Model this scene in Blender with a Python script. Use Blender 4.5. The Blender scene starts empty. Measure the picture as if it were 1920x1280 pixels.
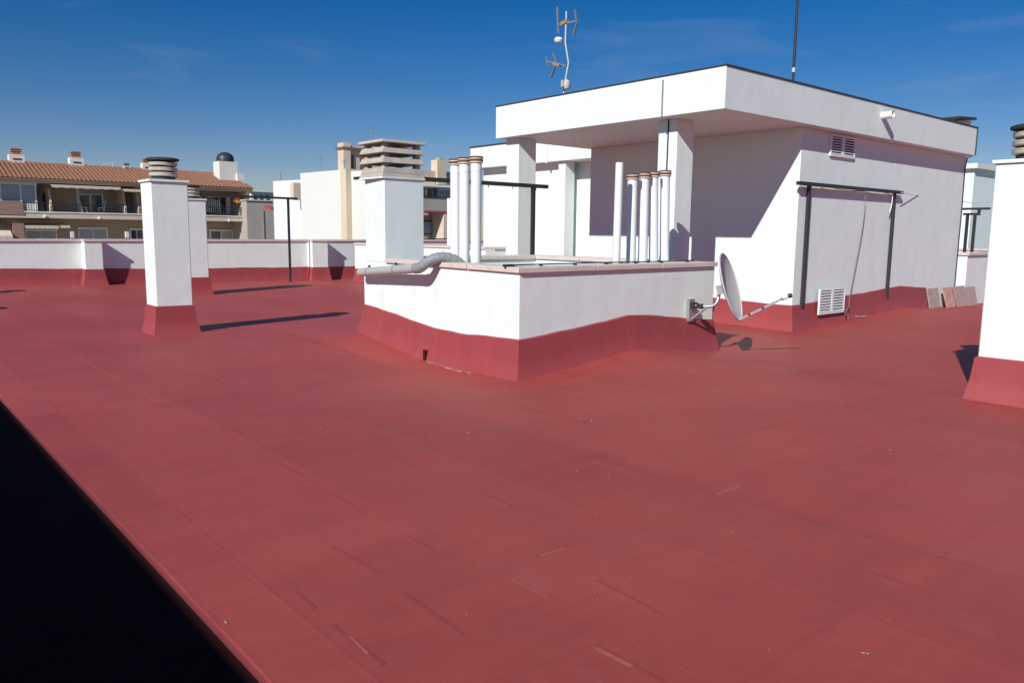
import bpy, bmesh, math, random
import numpy as np
from mathutils import Vector, Matrix
R = math.radians
random.seed(7)
S = bpy.context.scene
COL = S.collection

# ------------------------------------------------------------------ camera
EYE = Vector((0, 0, 1.6))
FPX, YAW, PITCH, ROLL = 1461.05, R(49.449), R(7.951), R(0.589)
fw = Vector((math.cos(YAW)*math.cos(PITCH), math.sin(YAW)*math.cos(PITCH), -math.sin(PITCH)))
r0 = Vector((math.sin(YAW), -math.cos(YAW), 0)); u0 = r0.cross(fw)
rt = math.cos(ROLL)*r0 + math.sin(ROLL)*u0
up = -math.sin(ROLL)*r0 + math.cos(ROLL)*u0
cam = bpy.data.cameras.new('camera'); co = bpy.data.objects.new('camera', cam); COL.objects.link(co)
m = Matrix.Identity(4)
for i in range(3):
    m[i][0], m[i][1], m[i][2], m[i][3] = rt[i], up[i], -fw[i], EYE[i]
co.matrix_world = m
cam.sensor_width = 36; cam.lens = FPX/1920*36; cam.clip_start = 0.05; cam.clip_end = 3000
S.camera = co

# ------------------------------------------------------------------ sky, sun, exposure
SK = 0.725      # fall of the sun's rays per metre along X
AZ = R(23); EL = math.atan(SK*math.cos(AZ))
sdir = Vector((math.cos(AZ)*math.cos(EL), math.sin(AZ)*math.cos(EL), -math.sin(EL)))
W = bpy.data.worlds.new('World'); S.world = W; W.use_nodes = True
nt = W.node_tree; bg = nt.nodes['Background']
sky = nt.nodes.new('ShaderNodeTexSky'); sky.sky_type = 'NISHITA'; sky.sun_disc = False
sky.sun_elevation = EL; sky.sun_rotation = math.atan2(-sdir.x, -sdir.y)
sky.altitude = 0; sky.air_density = 1.0; sky.dust_density = 0.05; sky.ozone_density = 3.0
# thin wisps of high cloud over the whole sky
tc = nt.nodes.new('ShaderNodeTexCoord'); mp = nt.nodes.new('ShaderNodeMapping')
mp.inputs['Scale'].default_value = (1.6, 1.6, 9.0); mp.inputs['Rotation'].default_value = (0.12, 0.05, 0.3)
nz = nt.nodes.new('ShaderNodeTexNoise'); nz.inputs['Scale'].default_value = 2.2; nz.inputs['Detail'].default_value = 6
nz.inputs['Distortion'].default_value = 0.6
cr = nt.nodes.new('ShaderNodeValToRGB'); cr.color_ramp.elements[0].position = 0.58; cr.color_ramp.elements[1].position = 0.95
cr.color_ramp.elements[1].color = (0.35, 0.35, 0.35, 1)
mx = nt.nodes.new('ShaderNodeMixRGB'); mx.inputs[2].default_value = (5.5, 6.6, 8.0, 1)
nt.links.new(tc.outputs['Generated'], mp.inputs[0]); nt.links.new(mp.outputs[0], nz.inputs['Vector'])
nt.links.new(nz.outputs['Fac'], cr.inputs[0]); nt.links.new(cr.outputs[0], mx.inputs[0])
hs = nt.nodes.new('ShaderNodeHueSaturation'); hs.inputs['Saturation'].default_value = 1.5
nt.links.new(sky.outputs[0], hs.inputs['Color']); tn = nt.nodes.new('ShaderNodeMixRGB'); tn.blend_type = 'MULTIPLY'; tn.inputs[0].default_value = 1; tn.inputs[2].default_value = (0.92, 0.84, 1.04, 1)
nt.links.new(hs.outputs[0], tn.inputs[1]); nt.links.new(tn.outputs[0], mx.inputs[1]); nt.links.new(mx.outputs[0], bg.inputs[0])
bg.inputs[1].default_value = 0.064
sl = bpy.data.lights.new('sun', 'SUN'); sl.energy = 5.0; sl.angle = R(0.5); sl.color = (1.0, 0.97, 0.92)
so = bpy.data.objects.new('sun', sl); COL.objects.link(so)
so.rotation_euler = sdir.to_track_quat('-Z', 'Y').to_euler(); so.location = (-20, -10, 30)
S.view_settings.view_transform = 'Standard'; S.view_settings.look = 'None'
S.view_settings.gamma = 1; S.view_settings.exposure = 0; S.view_settings.use_curve_mapping = False

# ------------------------------------------------------------------ pixel -> place
def ray(x, y): return (x-960)/FPX*rt + (640-y)/FPX*up + fw
def atz(x, y, z): d = ray(x, y); return EYE + d*((z-EYE.z)/d.z)
def atx(x, y, X): d = ray(x, y); return EYE + d*(X/d.x)
def aty(x, y, Y): d = ray(x, y); return EYE + d*(Y/d.y)

# ------------------------------------------------------------------ materials
def mat(name, col, rough=0.7, metal=0.0, var=0.06, scale=3.0, bump=0.0, bscale=60, streak=0.0, spec=0.4, dirt=None):
    M = bpy.data.materials.new(name); M.use_nodes = True
    t = M.node_tree; b = t.nodes['Principled BSDF']; L = t.links.new
    b.inputs['Roughness'].default_value = rough; b.inputs['Metallic'].default_value = metal
    b.inputs['Specular IOR Level'].default_value = spec
    g = t.nodes.new('ShaderNodeNewGeometry')
    n = t.nodes.new('ShaderNodeTexNoise'); n.inputs['Scale'].default_value = scale; n.inputs['Detail'].default_value = 5
    L(g.outputs['Position'], n.inputs['Vector'])
    c = t.nodes.new('ShaderNodeMixRGB')
    k0, k1 = 1-var*1.6, 1+var
    c.inputs[1].default_value = tuple(min(1, v*k0) for v in col)+(1,)
    c.inputs[2].default_value = tuple(min(1, v*k1) for v in col)+(1,)
    L(n.outputs['Fac'], c.inputs[0]); out = c.outputs[0]
    if streak:
        mp = t.nodes.new('ShaderNodeMapping'); mp.inputs['Scale'].default_value = (7, 7, 0.55)
        L(g.outputs['Position'], mp.inputs[0])
        s = t.nodes.new('ShaderNodeTexNoise'); s.inputs['Scale'].default_value = 1.0; s.inputs['Detail'].default_value = 6
        L(mp.outputs[0], s.inputs['Vector'])
        rp = t.nodes.new('ShaderNodeValToRGB'); rp.color_ramp.elements[0].position = 0.52; rp.color_ramp.elements[1].position = 0.80
        L(s.outputs['Fac'], rp.inputs[0])
        f = t.nodes.new('ShaderNodeMath'); f.operation = 'MULTIPLY'; f.inputs[1].default_value = streak; L(rp.outputs[0], f.inputs[0])
        d = t.nodes.new('ShaderNodeMixRGB'); d.inputs[2].default_value = tuple(dirt or (v*0.55 for v in col))+(1,)
        L(f.outputs[0], d.inputs[0]); L(out, d.inputs[1]); out = d.outputs[0]
    L(out, b.inputs['Base Color'])
    if bump:
        n2 = t.nodes.new('ShaderNodeTexNoise'); n2.inputs['Scale'].default_value = bscale; n2.inputs['Detail'].default_value = 4
        L(g.outputs['Position'], n2.inputs['Vector'])
        n3 = t.nodes.new('ShaderNodeTexNoise'); n3.inputs['Scale'].default_value = 2.3
        L(g.outputs['Position'], n3.inputs['Vector'])
        a = t.nodes.new('ShaderNodeMath'); a.operation = 'MULTIPLY_ADD'; a.inputs[1].default_value = 6.0
        L(n3.outputs['Fac'], a.inputs[0]); L(n2.outputs['Fac'], a.inputs[2])
        bp = t.nodes.new('ShaderNodeBump'); bp.inputs['Strength'].default_value = bump; bp.inputs['Distance'].default_value = 0.006
        L(a.outputs[0], bp.inputs['Height']); L(bp.outputs[0], b.inputs['Normal'])
    return M

def red_floor(name):
    M = bpy.data.materials.new(name); M.use_nodes = True
    t = M.node_tree; b = t.nodes['Principled BSDF']; L = t.links.new; N = t.nodes.new
    b.inputs['Specular IOR Level'].default_value = 0.22
    g = N('ShaderNodeNewGeometry')
    big = N('ShaderNodeTexNoise'); big.inputs['Scale'].default_value = 0.33; big.inputs['Detail'].default_value = 4; big.inputs['Roughness'].default_value = 0.6
    mid = N('ShaderNodeTexNoise'); mid.inputs['Scale'].default_value = 2.2; mid.inputs['Detail'].default_value = 7; mid.inputs['Roughness'].default_value = 0.65
    L(g.outputs['Position'], big.inputs['Vector']); L(g.outputs['Position'], mid.inputs['Vector'])
    c1 = N('ShaderNodeMixRGB'); c1.inputs[1].default_value = (0.318, 0.056, 0.050, 1); c1.inputs[2].default_value = (0.372, 0.073, 0.065, 1)
    r1 = N('ShaderNodeMapRange'); r1.inputs[1].default_value = 0.3; r1.inputs[2].default_value = 0.7; L(big.outputs['Fac'], r1.inputs[0]); L(r1.outputs[0], c1.inputs[0])
    c2 = N('ShaderNodeMixRGB'); c2.blend_type = 'MULTIPLY'; c2.inputs[0].default_value = 1
    r2 = N('ShaderNodeMapRange'); r2.inputs[1].default_value = 0.3; r2.inputs[2].default_value = 0.7; r2.inputs[3].default_value = 0.93; r2.inputs[4].default_value = 1.06; L(mid.outputs['Fac'], r2.inputs[0])
    L(c1.outputs[0], c2.inputs[1]); L(r2.outputs[0], c2.inputs[2])
    # pale dusty scuffs, brushed along the length of the sheets
    mp = N('ShaderNodeMapping'); mp.inputs['Scale'].default_value = (2.6, 0.9, 1); L(g.outputs['Position'], mp.inputs[0])
    sc = N('ShaderNodeTexNoise'); sc.inputs['Scale'].default_value = 1.4; sc.inputs['Detail'].default_value = 9; sc.inputs['Roughness'].default_value = 0.72; L(mp.outputs[0], sc.inputs['Vector'])
    rp = N('ShaderNodeMapRange'); rp.inputs[1].default_value = 0.58; rp.inputs[2].default_value = 0.82; rp.inputs[3].default_value = 0; rp.inputs[4].default_value = 0.20; L(sc.outputs['Fac'], rp.inputs[0])
    c3 = N('ShaderNodeMixRGB'); c3.inputs[2].default_value = (0.47, 0.22, 0.20, 1); L(rp.outputs[0], c3.inputs[0]); L(c2.outputs[0], c3.inputs[1])
    L(c3.outputs[0], b.inputs['Base Color'])
    rr = N('ShaderNodeMapRange'); rr.inputs[1].default_value = 0.3; rr.inputs[2].default_value = 0.7; rr.inputs[3].default_value = 0.5; rr.inputs[4].default_value = 0.68; L(mid.outputs['Fac'], rr.inputs[0]); L(rr.outputs[0], b.inputs['Roughness'])
    # faint roller marks across the sheets
    rk = N('ShaderNodeMapping'); rk.inputs['Scale'].default_value = (0.9, 9.0, 1); L(g.outputs['Position'], rk.inputs[0])
    rn = N('ShaderNodeTexNoise'); rn.inputs['Scale'].default_value = 1.0; rn.inputs['Detail'].default_value = 5; L(rk.outputs[0], rn.inputs['Vector'])
    rq = N('ShaderNodeMapRange'); rq.inputs[1].default_value = 0.3; rq.inputs[2].default_value = 0.7; rq.inputs[3].default_value = 0.955; rq.inputs[4].default_value = 1.04; L(rn.outputs['Fac'], rq.inputs[0])
    c5 = N('ShaderNodeMixRGB'); c5.blend_type = 'MULTIPLY'; c5.inputs[0].default_value = 1; L(c3.outputs[0], c5.inputs[1]); L(rq.outputs[0], c5.inputs[2]); c3 = c5
    # lapped sheets one metre wide, soft under the coats of paint
    br = N('ShaderNodeTexBrick'); br.inputs['Scale'].default_value = 1.0; br.inputs['Mortar Size'].default_value = 0.02; br.inputs['Mortar Smooth'].default_value = 1.0
    br.inputs['Brick Width'].default_value = 3.1; br.inputs['Row Height'].default_value = 0.93; br.offset = 0.37
    rm = N('ShaderNodeMapping'); rm.inputs['Rotation'].default_value = (0, 0, R(90)); rm.inputs['Location'].default_value = (0.3, -0.42, 0)
    wob = N('ShaderNodeMixRGB'); wob.blend_type = 'ADD'; wob.inputs[0].default_value = 0.03; L(g.outputs['Position'], wob.inputs[1]); L(mid.outputs['Color'], wob.inputs[2])
    L(wob.outputs[0], rm.inputs[0]); L(rm.outputs[0], br.inputs['Vector'])
    fine = N('ShaderNodeTexNoise'); fine.inputs['Scale'].default_value = 55; fine.inputs['Detail'].default_value = 3; L(g.outputs['Position'], fine.inputs['Vector'])
    a1 = N('ShaderNodeMath'); a1.operation = 'MULTIPLY'; a1.inputs[1].default_value = 0.22; L(br.outputs['Fac'], a1.inputs[0])
    br.inputs['Color1'].default_value = (0.93, 0.93, 0.93, 1); br.inputs['Color2'].default_value = (1.05, 1.05, 1.05, 1); br.inputs['Mortar'].default_value = (0.98, 0.98, 0.98, 1)
    c4 = N('ShaderNodeMixRGB'); c4.blend_type = 'MULTIPLY'; c4.inputs[0].default_value = 1; L(c3.outputs[0], c4.inputs[1]); L(br.outputs['Color'], c4.inputs[2]); L(c4.outputs[0], b.inputs['Base Color'])
    a2 = N('ShaderNodeMath'); a2.operation = 'MULTIPLY_ADD'; a2.inputs[1].default_value = 0.30; L(fine.outputs['Fac'], a2.inputs[0]); L(a1.outputs[0], a2.inputs[2])
    a3 = N('ShaderNodeMath'); a3.operation = 'MULTIPLY_ADD'; a3.inputs[1].default_value = 1.6; L(mid.outputs['Fac'], a3.inputs[0]); L(a2.outputs[0], a3.inputs[2])
    bp = N('ShaderNodeBump'); bp.inputs['Strength'].default_value = 0.5; bp.inputs['Distance'].default_value = 0.008
    L(a3.outputs[0], bp.inputs['Height']); L(bp.outputs[0], b.inputs['Normal'])
    return M

def brick_mat(name):
    M = bpy.data.materials.new(name); M.use_nodes = True
    t = M.node_tree; b = t.nodes['Principled BSDF']; L = t.links.new
    g = t.nodes.new('ShaderNodeNewGeometry'); mp = t.nodes.new('ShaderNodeMapping'); mp.inputs['Rotation'].default_value = (R(90), 0, 0)
    L(g.outputs['Position'], mp.inputs[0])
    br = t.nodes.new('ShaderNodeTexBrick'); br.inputs['Scale'].default_value = 1; br.inputs['Brick Width'].default_value = 0.26; br.inputs['Row Height'].default_value = 0.085
    br.inputs['Mortar Size'].default_value = 0.012
    br.inputs['Color1'].default_value = (0.30, 0.12, 0.085, 1); br.inputs['Color2'].default_value = (0.20, 0.075, 0.06, 1); br.inputs['Mortar'].default_value = (0.42, 0.36, 0.30, 1)
    L(mp.outputs[0], br.inputs['Vector']); L(br.outputs['Color'], b.inputs['Base Color']); b.inputs['Roughness'].default_value = 0.85
    return M

WHITE = mat('white_paint', (0.735, 0.808, 0.785), 0.72, var=0.04, scale=1.6, bump=0.24, streak=0.20, dirt=(0.58, 0.57, 0.54))
WHITE_CLEAN = mat('white_plastic', (0.77, 0.80, 0.80), 0.38, var=0.03, scale=4, streak=0.10)
RED = red_floor('red_membrane')
REDW = mat('red_skirting_paint', (0.30, 0.052, 0.058), 0.6, var=0.09, scale=1.7, bump=0.35, bscale=40, streak=0.12, dirt=(0.42, 0.16, 0.15))
STONE = mat('capstone', (0.66, 0.57, 0.51), 0.6, var=0.12, scale=9, bump=0.15, streak=0.15)
CONC = mat('concrete', (0.46, 0.43, 0.36), 0.85, var=0.18, scale=8, bump=0.5, streak=0.35, dirt=(0.25, 0.23, 0.19))
DARKCONC = mat('sooty_cap', (0.045, 0.043, 0.042), 0.8, var=0.3, scale=9, bump=0.4)
BLACK = mat('black_iron', (0.028, 0.030, 0.033), 0.5, var=0.2, scale=12)
SHADEHOLE = mat('shade_and_hole_black', (0.050, 0.014, 0.012), 0.95, var=0.25, scale=3, bump=0.3, spec=0.04)  # near-black: shade painted into the floor strip; also fills drain and vent openings
RUST = mat('rusty_cap', (0.17, 0.058, 0.032), 0.7, var=0.3, scale=30)
CAPRING = mat('cream_cap_ring', (0.70, 0.62, 0.52), 0.6, var=0.1, scale=20)
PVC = mat('grey_pvc', (0.42, 0.42, 0.40), 0.45, var=0.06, scale=5, streak=0.12)
FLEX = mat('grey_flexible_duct', (0.25, 0.265, 0.28), 0.55, var=0.15, scale=20)
GALV = mat('galvanised_steel', (0.45, 0.46, 0.47), 0.42, metal=0.7, var=0.12, scale=18)
DISHM = mat('dish_paint', (0.53, 0.515, 0.49), 0.5, var=0.06, scale=6, streak=0.15)
LEAD = mat('roof_flashing', (0.055, 0.055, 0.06), 0.7, var=0.2, scale=6)
TERRA = mat('terracotta', (0.37, 0.185, 0.115), 0.8, var=0.28, scale=7, bump=0.3)
TILEP = mat('salmon_paving_tile', (0.56, 0.33, 0.26), 0.55, var=0.3, scale=9, streak=0.35, dirt=(0.62, 0.42, 0.34))
TILEG = mat('brown_paving_tile', (0.43, 0.31, 0.27), 0.55, var=0.2, scale=9, streak=0.3, dirt=(0.46, 0.34, 0.30))
CREAM = mat('cream_render', (0.66, 0.55, 0.42), 0.8, var=0.08, scale=0.8, streak=0.3, dirt=(0.45, 0.34, 0.24))
CREAMSHADE = mat('shaded_cream_render', (0.46, 0.36, 0.27), 0.8, var=0.1, scale=0.8, streak=0.25)  # cream darkened to put the balcony shade into the recess wall's colour
CREAMW = mat('pale_cream_render', (0.72, 0.71, 0.65), 0.8, var=0.05, scale=0.5, streak=0.2, dirt=(0.62, 0.58, 0.49))
BEIGE = mat('beige_render', (0.62, 0.50, 0.39), 0.8, var=0.06, scale=0.7, streak=0.2)
GREYR = mat('grey_render', (0.40, 0.37, 0.33), 0.85, var=0.1, scale=0.9, streak=0.25)
BROWNP = mat('brown_panel', (0.20, 0.12, 0.10), 0.7, var=0.1)
BRICK = brick_mat('far_brick')
GLASS = mat('dark_glass', (0.03, 0.035, 0.045), 0.08, var=0.1, spec=0.6)
BLIND = mat('grey_blind', (0.42, 0.44, 0.45), 0.6, var=0.05)
AWN = mat('beige_awning', (0.66, 0.56, 0.43), 0.85, var=0.08, scale=2, streak=0.2)
REDAWN = mat('red_awning', (0.42, 0.07, 0.06), 0.8, var=0.1)
ORANGE = mat('orange_red_paint', (0.62, 0.12, 0.06), 0.7, var=0.1)
YELLOW = mat('yellow_cloth', (0.75, 0.45, 0.05), 0.8, var=0.1)
AMBER = mat('amber_plastic', (0.42, 0.22, 0.08), 0.5, var=0.1)
LEAF = mat('leaf', (0.05, 0.09, 0.03), 0.7, var=0.4, scale=9)
SLATE = mat('dark_dome', (0.035, 0.04, 0.05), 0.45, var=0.2)
CHIP = mat('pale_grit', (0.47, 0.33, 0.28), 0.8, var=0.3, scale=40)
GROUND = mat('city_ground', (0.16, 0.15, 0.14), 0.9, var=0.2, scale=0.05)
CORD = mat('white_cord', (0.72, 0.70, 0.68), 0.7)
GREYCORD = mat('grey_cable', (0.22, 0.22, 0.23), 0.6)

# ------------------------------------------------------------------ mesh builder
class MB:
    def __init__(s): s.v = []; s.f = []; s.sm = []
    def add(s, vs, fs, smooth=False):
        o = len(s.v); s.v += [tuple(v) for v in vs]
        s.f += [tuple(i+o for i in f) for f in fs]; s.sm += [smooth]*len(fs)
        return s
    def box(s, x0, x1, y0, y1, z0, z1):
        return s.hexa([(x0,y0,z0),(x1,y0,z0),(x1,y1,z0),(x0,y1,z0)], [(x0,y0,z1),(x1,y0,z1),(x1,y1,z1),(x0,y1,z1)])
    def hexa(s, b, t):
        n = len(b); f = [tuple(range(n))[::-1], tuple(range(n, 2*n))]
        f += [(i, (i+1) % n, (i+1) % n+n, i+n) for i in range(n)]
        return s.add(list(b)+list(t), f)
    def bar(s, a, b, w, h=None, upv=(0, 0, 1)):
        a, b = Vector(a), Vector(b); h = h or w; d = (b-a).normalized()
        if abs(d.dot(Vector(upv))) > 0.98: upv = (1, 0, 0)
        x = d.cross(Vector(upv)).normalized(); y = x.cross(d)
        c = [x*w/2*i+y*h/2*j for i, j in ((-1,-1),(1,-1),(1,1),(-1,1))]
        return s.hexa([a+k for k in c], [b+k for k in c])
    def tube(s, pts, r, n=10, cap=True):
        pts = [Vector(p) for p in pts]; rs = r if isinstance(r, (list, tuple)) else [r]*len(pts)
        vs = []; prev = None
        for i, p in enumerate(pts):
            d = (pts[min(i+1, len(pts)-1)]-pts[max(i-1, 0)]).normalized()
            if prev is None:
                a = Vector((0, 0, 1)) if abs(d.z) < 0.9 else Vector((1, 0, 0)); x = d.cross(a).normalized()
            else: x = (prev - d*prev.dot(d)).normalized()
            prev = x; y = d.cross(x)
            vs += [p+(x*math.cos(2*math.pi*k/n)+y*math.sin(2*math.pi*k/n))*rs[i] for k in range(n)]
        fs = [(i*n+k, i*n+(k+1) % n, (i+1)*n+(k+1) % n, (i+1)*n+k) for i in range(len(pts)-1) for k in range(n)]
        s.add(vs, fs, True)
        if cap:
            o = len(s.v)-len(vs)
            s.f += [tuple(o+k for k in range(n))[::-1], tuple(o+(len(pts)-1)*n+k for k in range(n))]; s.sm += [False, False]
        return s
    def lathe(s, c, prof, n=28, smooth=True):
        vs = [(c[0]+r*math.cos(2*math.pi*k/n), c[1]+r*math.sin(2*math.pi*k/n), c[2]+z) for r, z in prof for k in range(n)]
        fs = [(i*n+k, i*n+(k+1) % n, (i+1)*n+(k+1) % n, (i+1)*n+k) for i in range(len(prof)-1) for k in range(n)]
        s.add(vs, fs, smooth)
        return s
    def build(s, name, material, parent=None, bevel=0.0, **kw):
        me = bpy.data.meshes.new(name); me.from_pydata(s.v, [], s.f); me.materials.append(material)
        for p, q in zip(me.polygons, s.sm): p.use_smooth = q
        bm = bmesh.new(); bm.from_mesh(me)
        bmesh.ops.recalc_face_normals(bm, faces=bm.faces); bm.to_mesh(me); bm.free()
        me.set_sharp_from_angle(angle=R(38))
        o = bpy.data.objects.new(name, me); COL.objects.link(o)
        if parent:
            o.parent = parent; o.matrix_parent_inverse = Matrix.Translation(-parent.location)
        if bevel:
            b = o.modifiers.new('bevel', 'BEVEL'); b.width = bevel; b.segments = 2; b.limit_method = 'ANGLE'; b.angle_limit = R(40)
        tag(o, **kw); return o

def tag(o, label=None, category=None, group=None, kind=None):
    for k, v in (('label', label), ('category', category), ('group', group), ('kind', kind)):
        if v: o[k] = v
    return o
def thing(name, loc, label, category, group=None):
    o = bpy.data.objects.new(name, None); COL.objects.link(o); o.location = loc; o.empty_display_size = 0.2
    return tag(o, label, category, group)
def copy_tree(root, d, label):
    r = root.copy(); COL.objects.link(r); r.location = root.location + Vector(d); r['label'] = label
    for ch in root.children:
        c = ch.copy(); COL.objects.link(c); c.parent = r; c.matrix_parent_inverse = ch.matrix_parent_inverse.copy()
        for g in ch.children:
            k = g.copy(); COL.objects.link(k); k.parent = c; k.matrix_parent_inverse = g.matrix_parent_inverse.copy()
    return r

# ------------------------------------------------------------------ roof floor: one sheet with falls to the drains
CP = np.array([(5.55,6.3,0),(7.41,6.3,.168),(9.1,6.3,0),(5.5,8.39,-.05),(5.5,7.5,-.062),(5.75,10.3,.10),(12.08,6.9,0),(14,6.85,.09),(16.25,6.85,.18),
    (17.4,6.85,.10),(19.5,6.8,.05),(24,6,.05),(3,23.5,.14),(-4,23.5,.2),(13,23.5,0),(17,23,0),(3.8,12.5,0),(6.6,19.7,0),(8.45,2.9,0),(1,2,0),(1,9,0),(4,3,0),
    (0,0,0),(-5,0,0),(-5,12,0),(7.7,5.2,.11),(8.1,4.1,.05),(10.5,5.3,0),(10.2,6.3,0),(9,0,0),(3,6,0),(16,0,0),(7.4,14,-.07),(5.9,14.2,-.05)], float)
def solve_rbf():
    d = np.linalg.norm(CP[:, None, :2]-CP[None, :, :2], axis=2)
    return np.linalg.solve(d + 0.08*np.eye(len(CP)), CP[:, 2])
RW = solve_rbf()
def fl(x, y):
    return float(np.hypot(CP[:, 0]-x, CP[:, 1]-y) @ RW)

WELL = [(5.57,6.39),(9.17,6.42),(9.10,10.0),(5.85,10.22)]      # near, right, back, left corners
def in_poly(x, y, P, pad=0):
    n = len(P); s = True
    for i in range(n):
        (ax, ay), (bx, by) = P[i], P[(i+1) % n]
        l = math.hypot(bx-ax, by-ay)
        if ((bx-ax)*(y-ay)-(by-ay)*(x-ax))/l < pad: s = False
    return s
xs = np.arange(-6, 27.01, 0.22); ys = np.arange(-8, 23.72, 0.22)
vs = [(x, y, fl(x, y)) for y in ys for x in xs]; nx = len(xs)
fs = []
for j in range(len(ys)-1):
    for i in range(nx-1):
        cx, cy = xs[i]+.11, ys[j]+.11
        if in_poly(cx, cy, WELL, 0.24): continue
        fs.append((j*nx+i, j*nx+i+1, (j+1)*nx+i+1, (j+1)*nx+i))
FLOOR = MB().add(vs, fs, True).build('roof_floor', RED, kind='structure')
# shade painted as a near-black strip along the added tower, red seam at its edge
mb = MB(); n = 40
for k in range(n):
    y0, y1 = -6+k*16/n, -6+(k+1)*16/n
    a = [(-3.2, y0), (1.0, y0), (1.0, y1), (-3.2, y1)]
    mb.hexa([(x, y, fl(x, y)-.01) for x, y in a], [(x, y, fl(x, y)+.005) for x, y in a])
mb.build('painted_shade_strip', SHADEHOLE, kind='structure')
def seam(pts, w=0.055, h=0.005, name='membrane_seam', m_=None):
    mb = MB(); P = []
    for (a, b) in zip(pts[:-1], pts[1:]):
        L = math.hypot(b[0]-a[0], b[1]-a[1]); k = max(1, int(L/0.2))
        P += [(a[0]+(b[0]-a[0])*i/k, a[1]+(b[1]-a[1])*i/k) for i in range(k)]
    P.append(pts[-1])
    for i, (a, b) in enumerate(zip(P[:-1], P[1:])):
        d = Vector((b[0]-a[0], b[1]-a[1], 0)).normalized(); q = Vector((-d.y, d.x, 0))
        j0 = 1+.25*math.sin(i*1.7); j1 = 1+.25*math.sin((i+1)*1.7)
        v = []
        for (p, jj) in ((a, j0), (b, j1)):
            z = fl(*p)
            for s_, hh in ((-1.6, -.0006), (-.2, h*.7), (.45, h), (.75, -.003)):
                e = Vector((p[0], p[1], z+hh))+q*(s_*w*jj); v.append(e)
        mb.add(v, [(k, k+1, k+5, k+4) for k in range(3)], True)
    return mb.build(name, m_ or RED, FLOOR)
def g(x, y): p = atz(x, y, 0); return (p.x, p.y)
seam([(1.045, y) for y in (-4, 3, 9.6)], .018, .0012)
for sgm in ([(525,870),(675,957)],[(720,850),(800,885)],[(620,1025),(710,1075)],[(400,1142),(550,1107)],[(550,1107),(588,1140)],[(465,1215),(620,1172)],[(620,1172),(715,1247)],
            [(760,1005),(812,1032)],[(750,1110),(865,1190)],[(375,715),(715,692)],[(960,815),(1340,927)],[(1340,927),(1425,897)],[(1360,932),(1920,1090)],[(1010,1042),(1115,1010)],
            [(1115,1087),(1245,1155)],[(1115,1210),(1240,1278)],[(960,985),(1025,967)],[(980,1265),(1110,1210)],[(960,760),(1135,805)],[(880,915),(960,950)],[(560,640),(680,668)],
            [(1620,1070),(1710,1100)],[(1480,850),(1700,905)]):
    seam([g(*p) for p in sgm], random.uniform(.03, .045), random.uniform(.0012, .0022))
seam([g(*p) for p in ((1210,660),(1375,684),(1585,720),(1790,749),(1920,779))], .05, .004)
seam([(2.15, 7.5), (2.15, 12)], .03, .002); seam([(3.05, 8.3), (3.05, 11.5)], .03, .002); seam([(9.5,1),(9.5,5)], .03, .002)
# pale rubbed spots along the laps
SCUFF = mat('rubbed_paint', (0.365, 0.092, 0.080), 0.7, var=0.18, scale=22)
for sgm in ([(1012,1041),(1060,1027)],[(1342,926),(1385,912)],[(1118,1214),(1185,1248)],[(655,1192),(690,1226)]):
    seam([g(*p) for p in sgm], random.uniform(.008, .016), .003, 'rubbed_spot', SCUFF)
# grit on the floor
mb = MB()
for k in range(110):
    x, y = random.uniform(1.2, 10), random.uniform(1, 11)
    if in_poly(x, y, WELL, -.2): continue
    z = fl(x, y)+.002; r_ = random.uniform(.0025, .005)*(1.8 if random.random() < .06 else 1); a = random.uniform(0, 6.28)
    b = [(x+r_*math.cos(a+t)*q, y+r_*math.sin(a+t), z) for t, q in ((0, 1.6), (1.9, 1), (3.5, 1.3), (4.9, .8))]
    mb.hexa(b, [(p[0], p[1], z+r_*.5) for p in b])
for (px, py, n_, sp) in ((1620,1224,3,.012),(1105,792,4,.05),(425,1168,2,.006)):
    cx, cy = g(px, py)
    for k in range(n_):
        x, y = cx+random.gauss(0, sp*.4), cy+random.gauss(0, sp); z = fl(x, y)+.003; r_ = random.uniform(.004, .009); a = random.uniform(0, 6)
        b = [(x+r_*math.cos(a+t), y+r_*math.sin(a+t), z) for t in (0, 1.7, 3.1, 4.6)]
        mb.hexa(b, [(p[0], p[1], z+.003) for p in b])
for k in range(34):
    cx, cy = g(800, 686); t_ = random.gauss(0, 1); y = cy+.30*t_; x = 5.60+.29*(y-6.39)/3.83-.125-abs(random.gauss(0, .05)); z = fl(x, y)+.004
    l_ = random.uniform(.03, .09); w_ = random.uniform(.006, .016)
    b = [(x-w_, y-l_*.3, z), (x+w_*.6, y-l_*.5, z), (x+w_, y+l_*.2, z), (x-w_*.2, y+l_*.5, z)]
    mb.hexa(b, [(p[0], p[1], z+.002) for p in b])
mb.build('grit', CHIP, kind='stuff', label='scattered pale grit and flakes on the red roof', category='grit')
# the building below and the city ground
MB().box(-6.3, 27.3, -8.3, 23.9, -18, -3.2).build('building_body', CREAMW, label='pale body of the building under the red roof', category='building')
gd = MB(); gd.add([(-1500,-1500,-18),(1500,-1500,-18),(1500,1500,-18),(-1500,1500,-18)], [(0,1,2,3)]).build('ground', GROUND, kind='structure')

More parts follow.
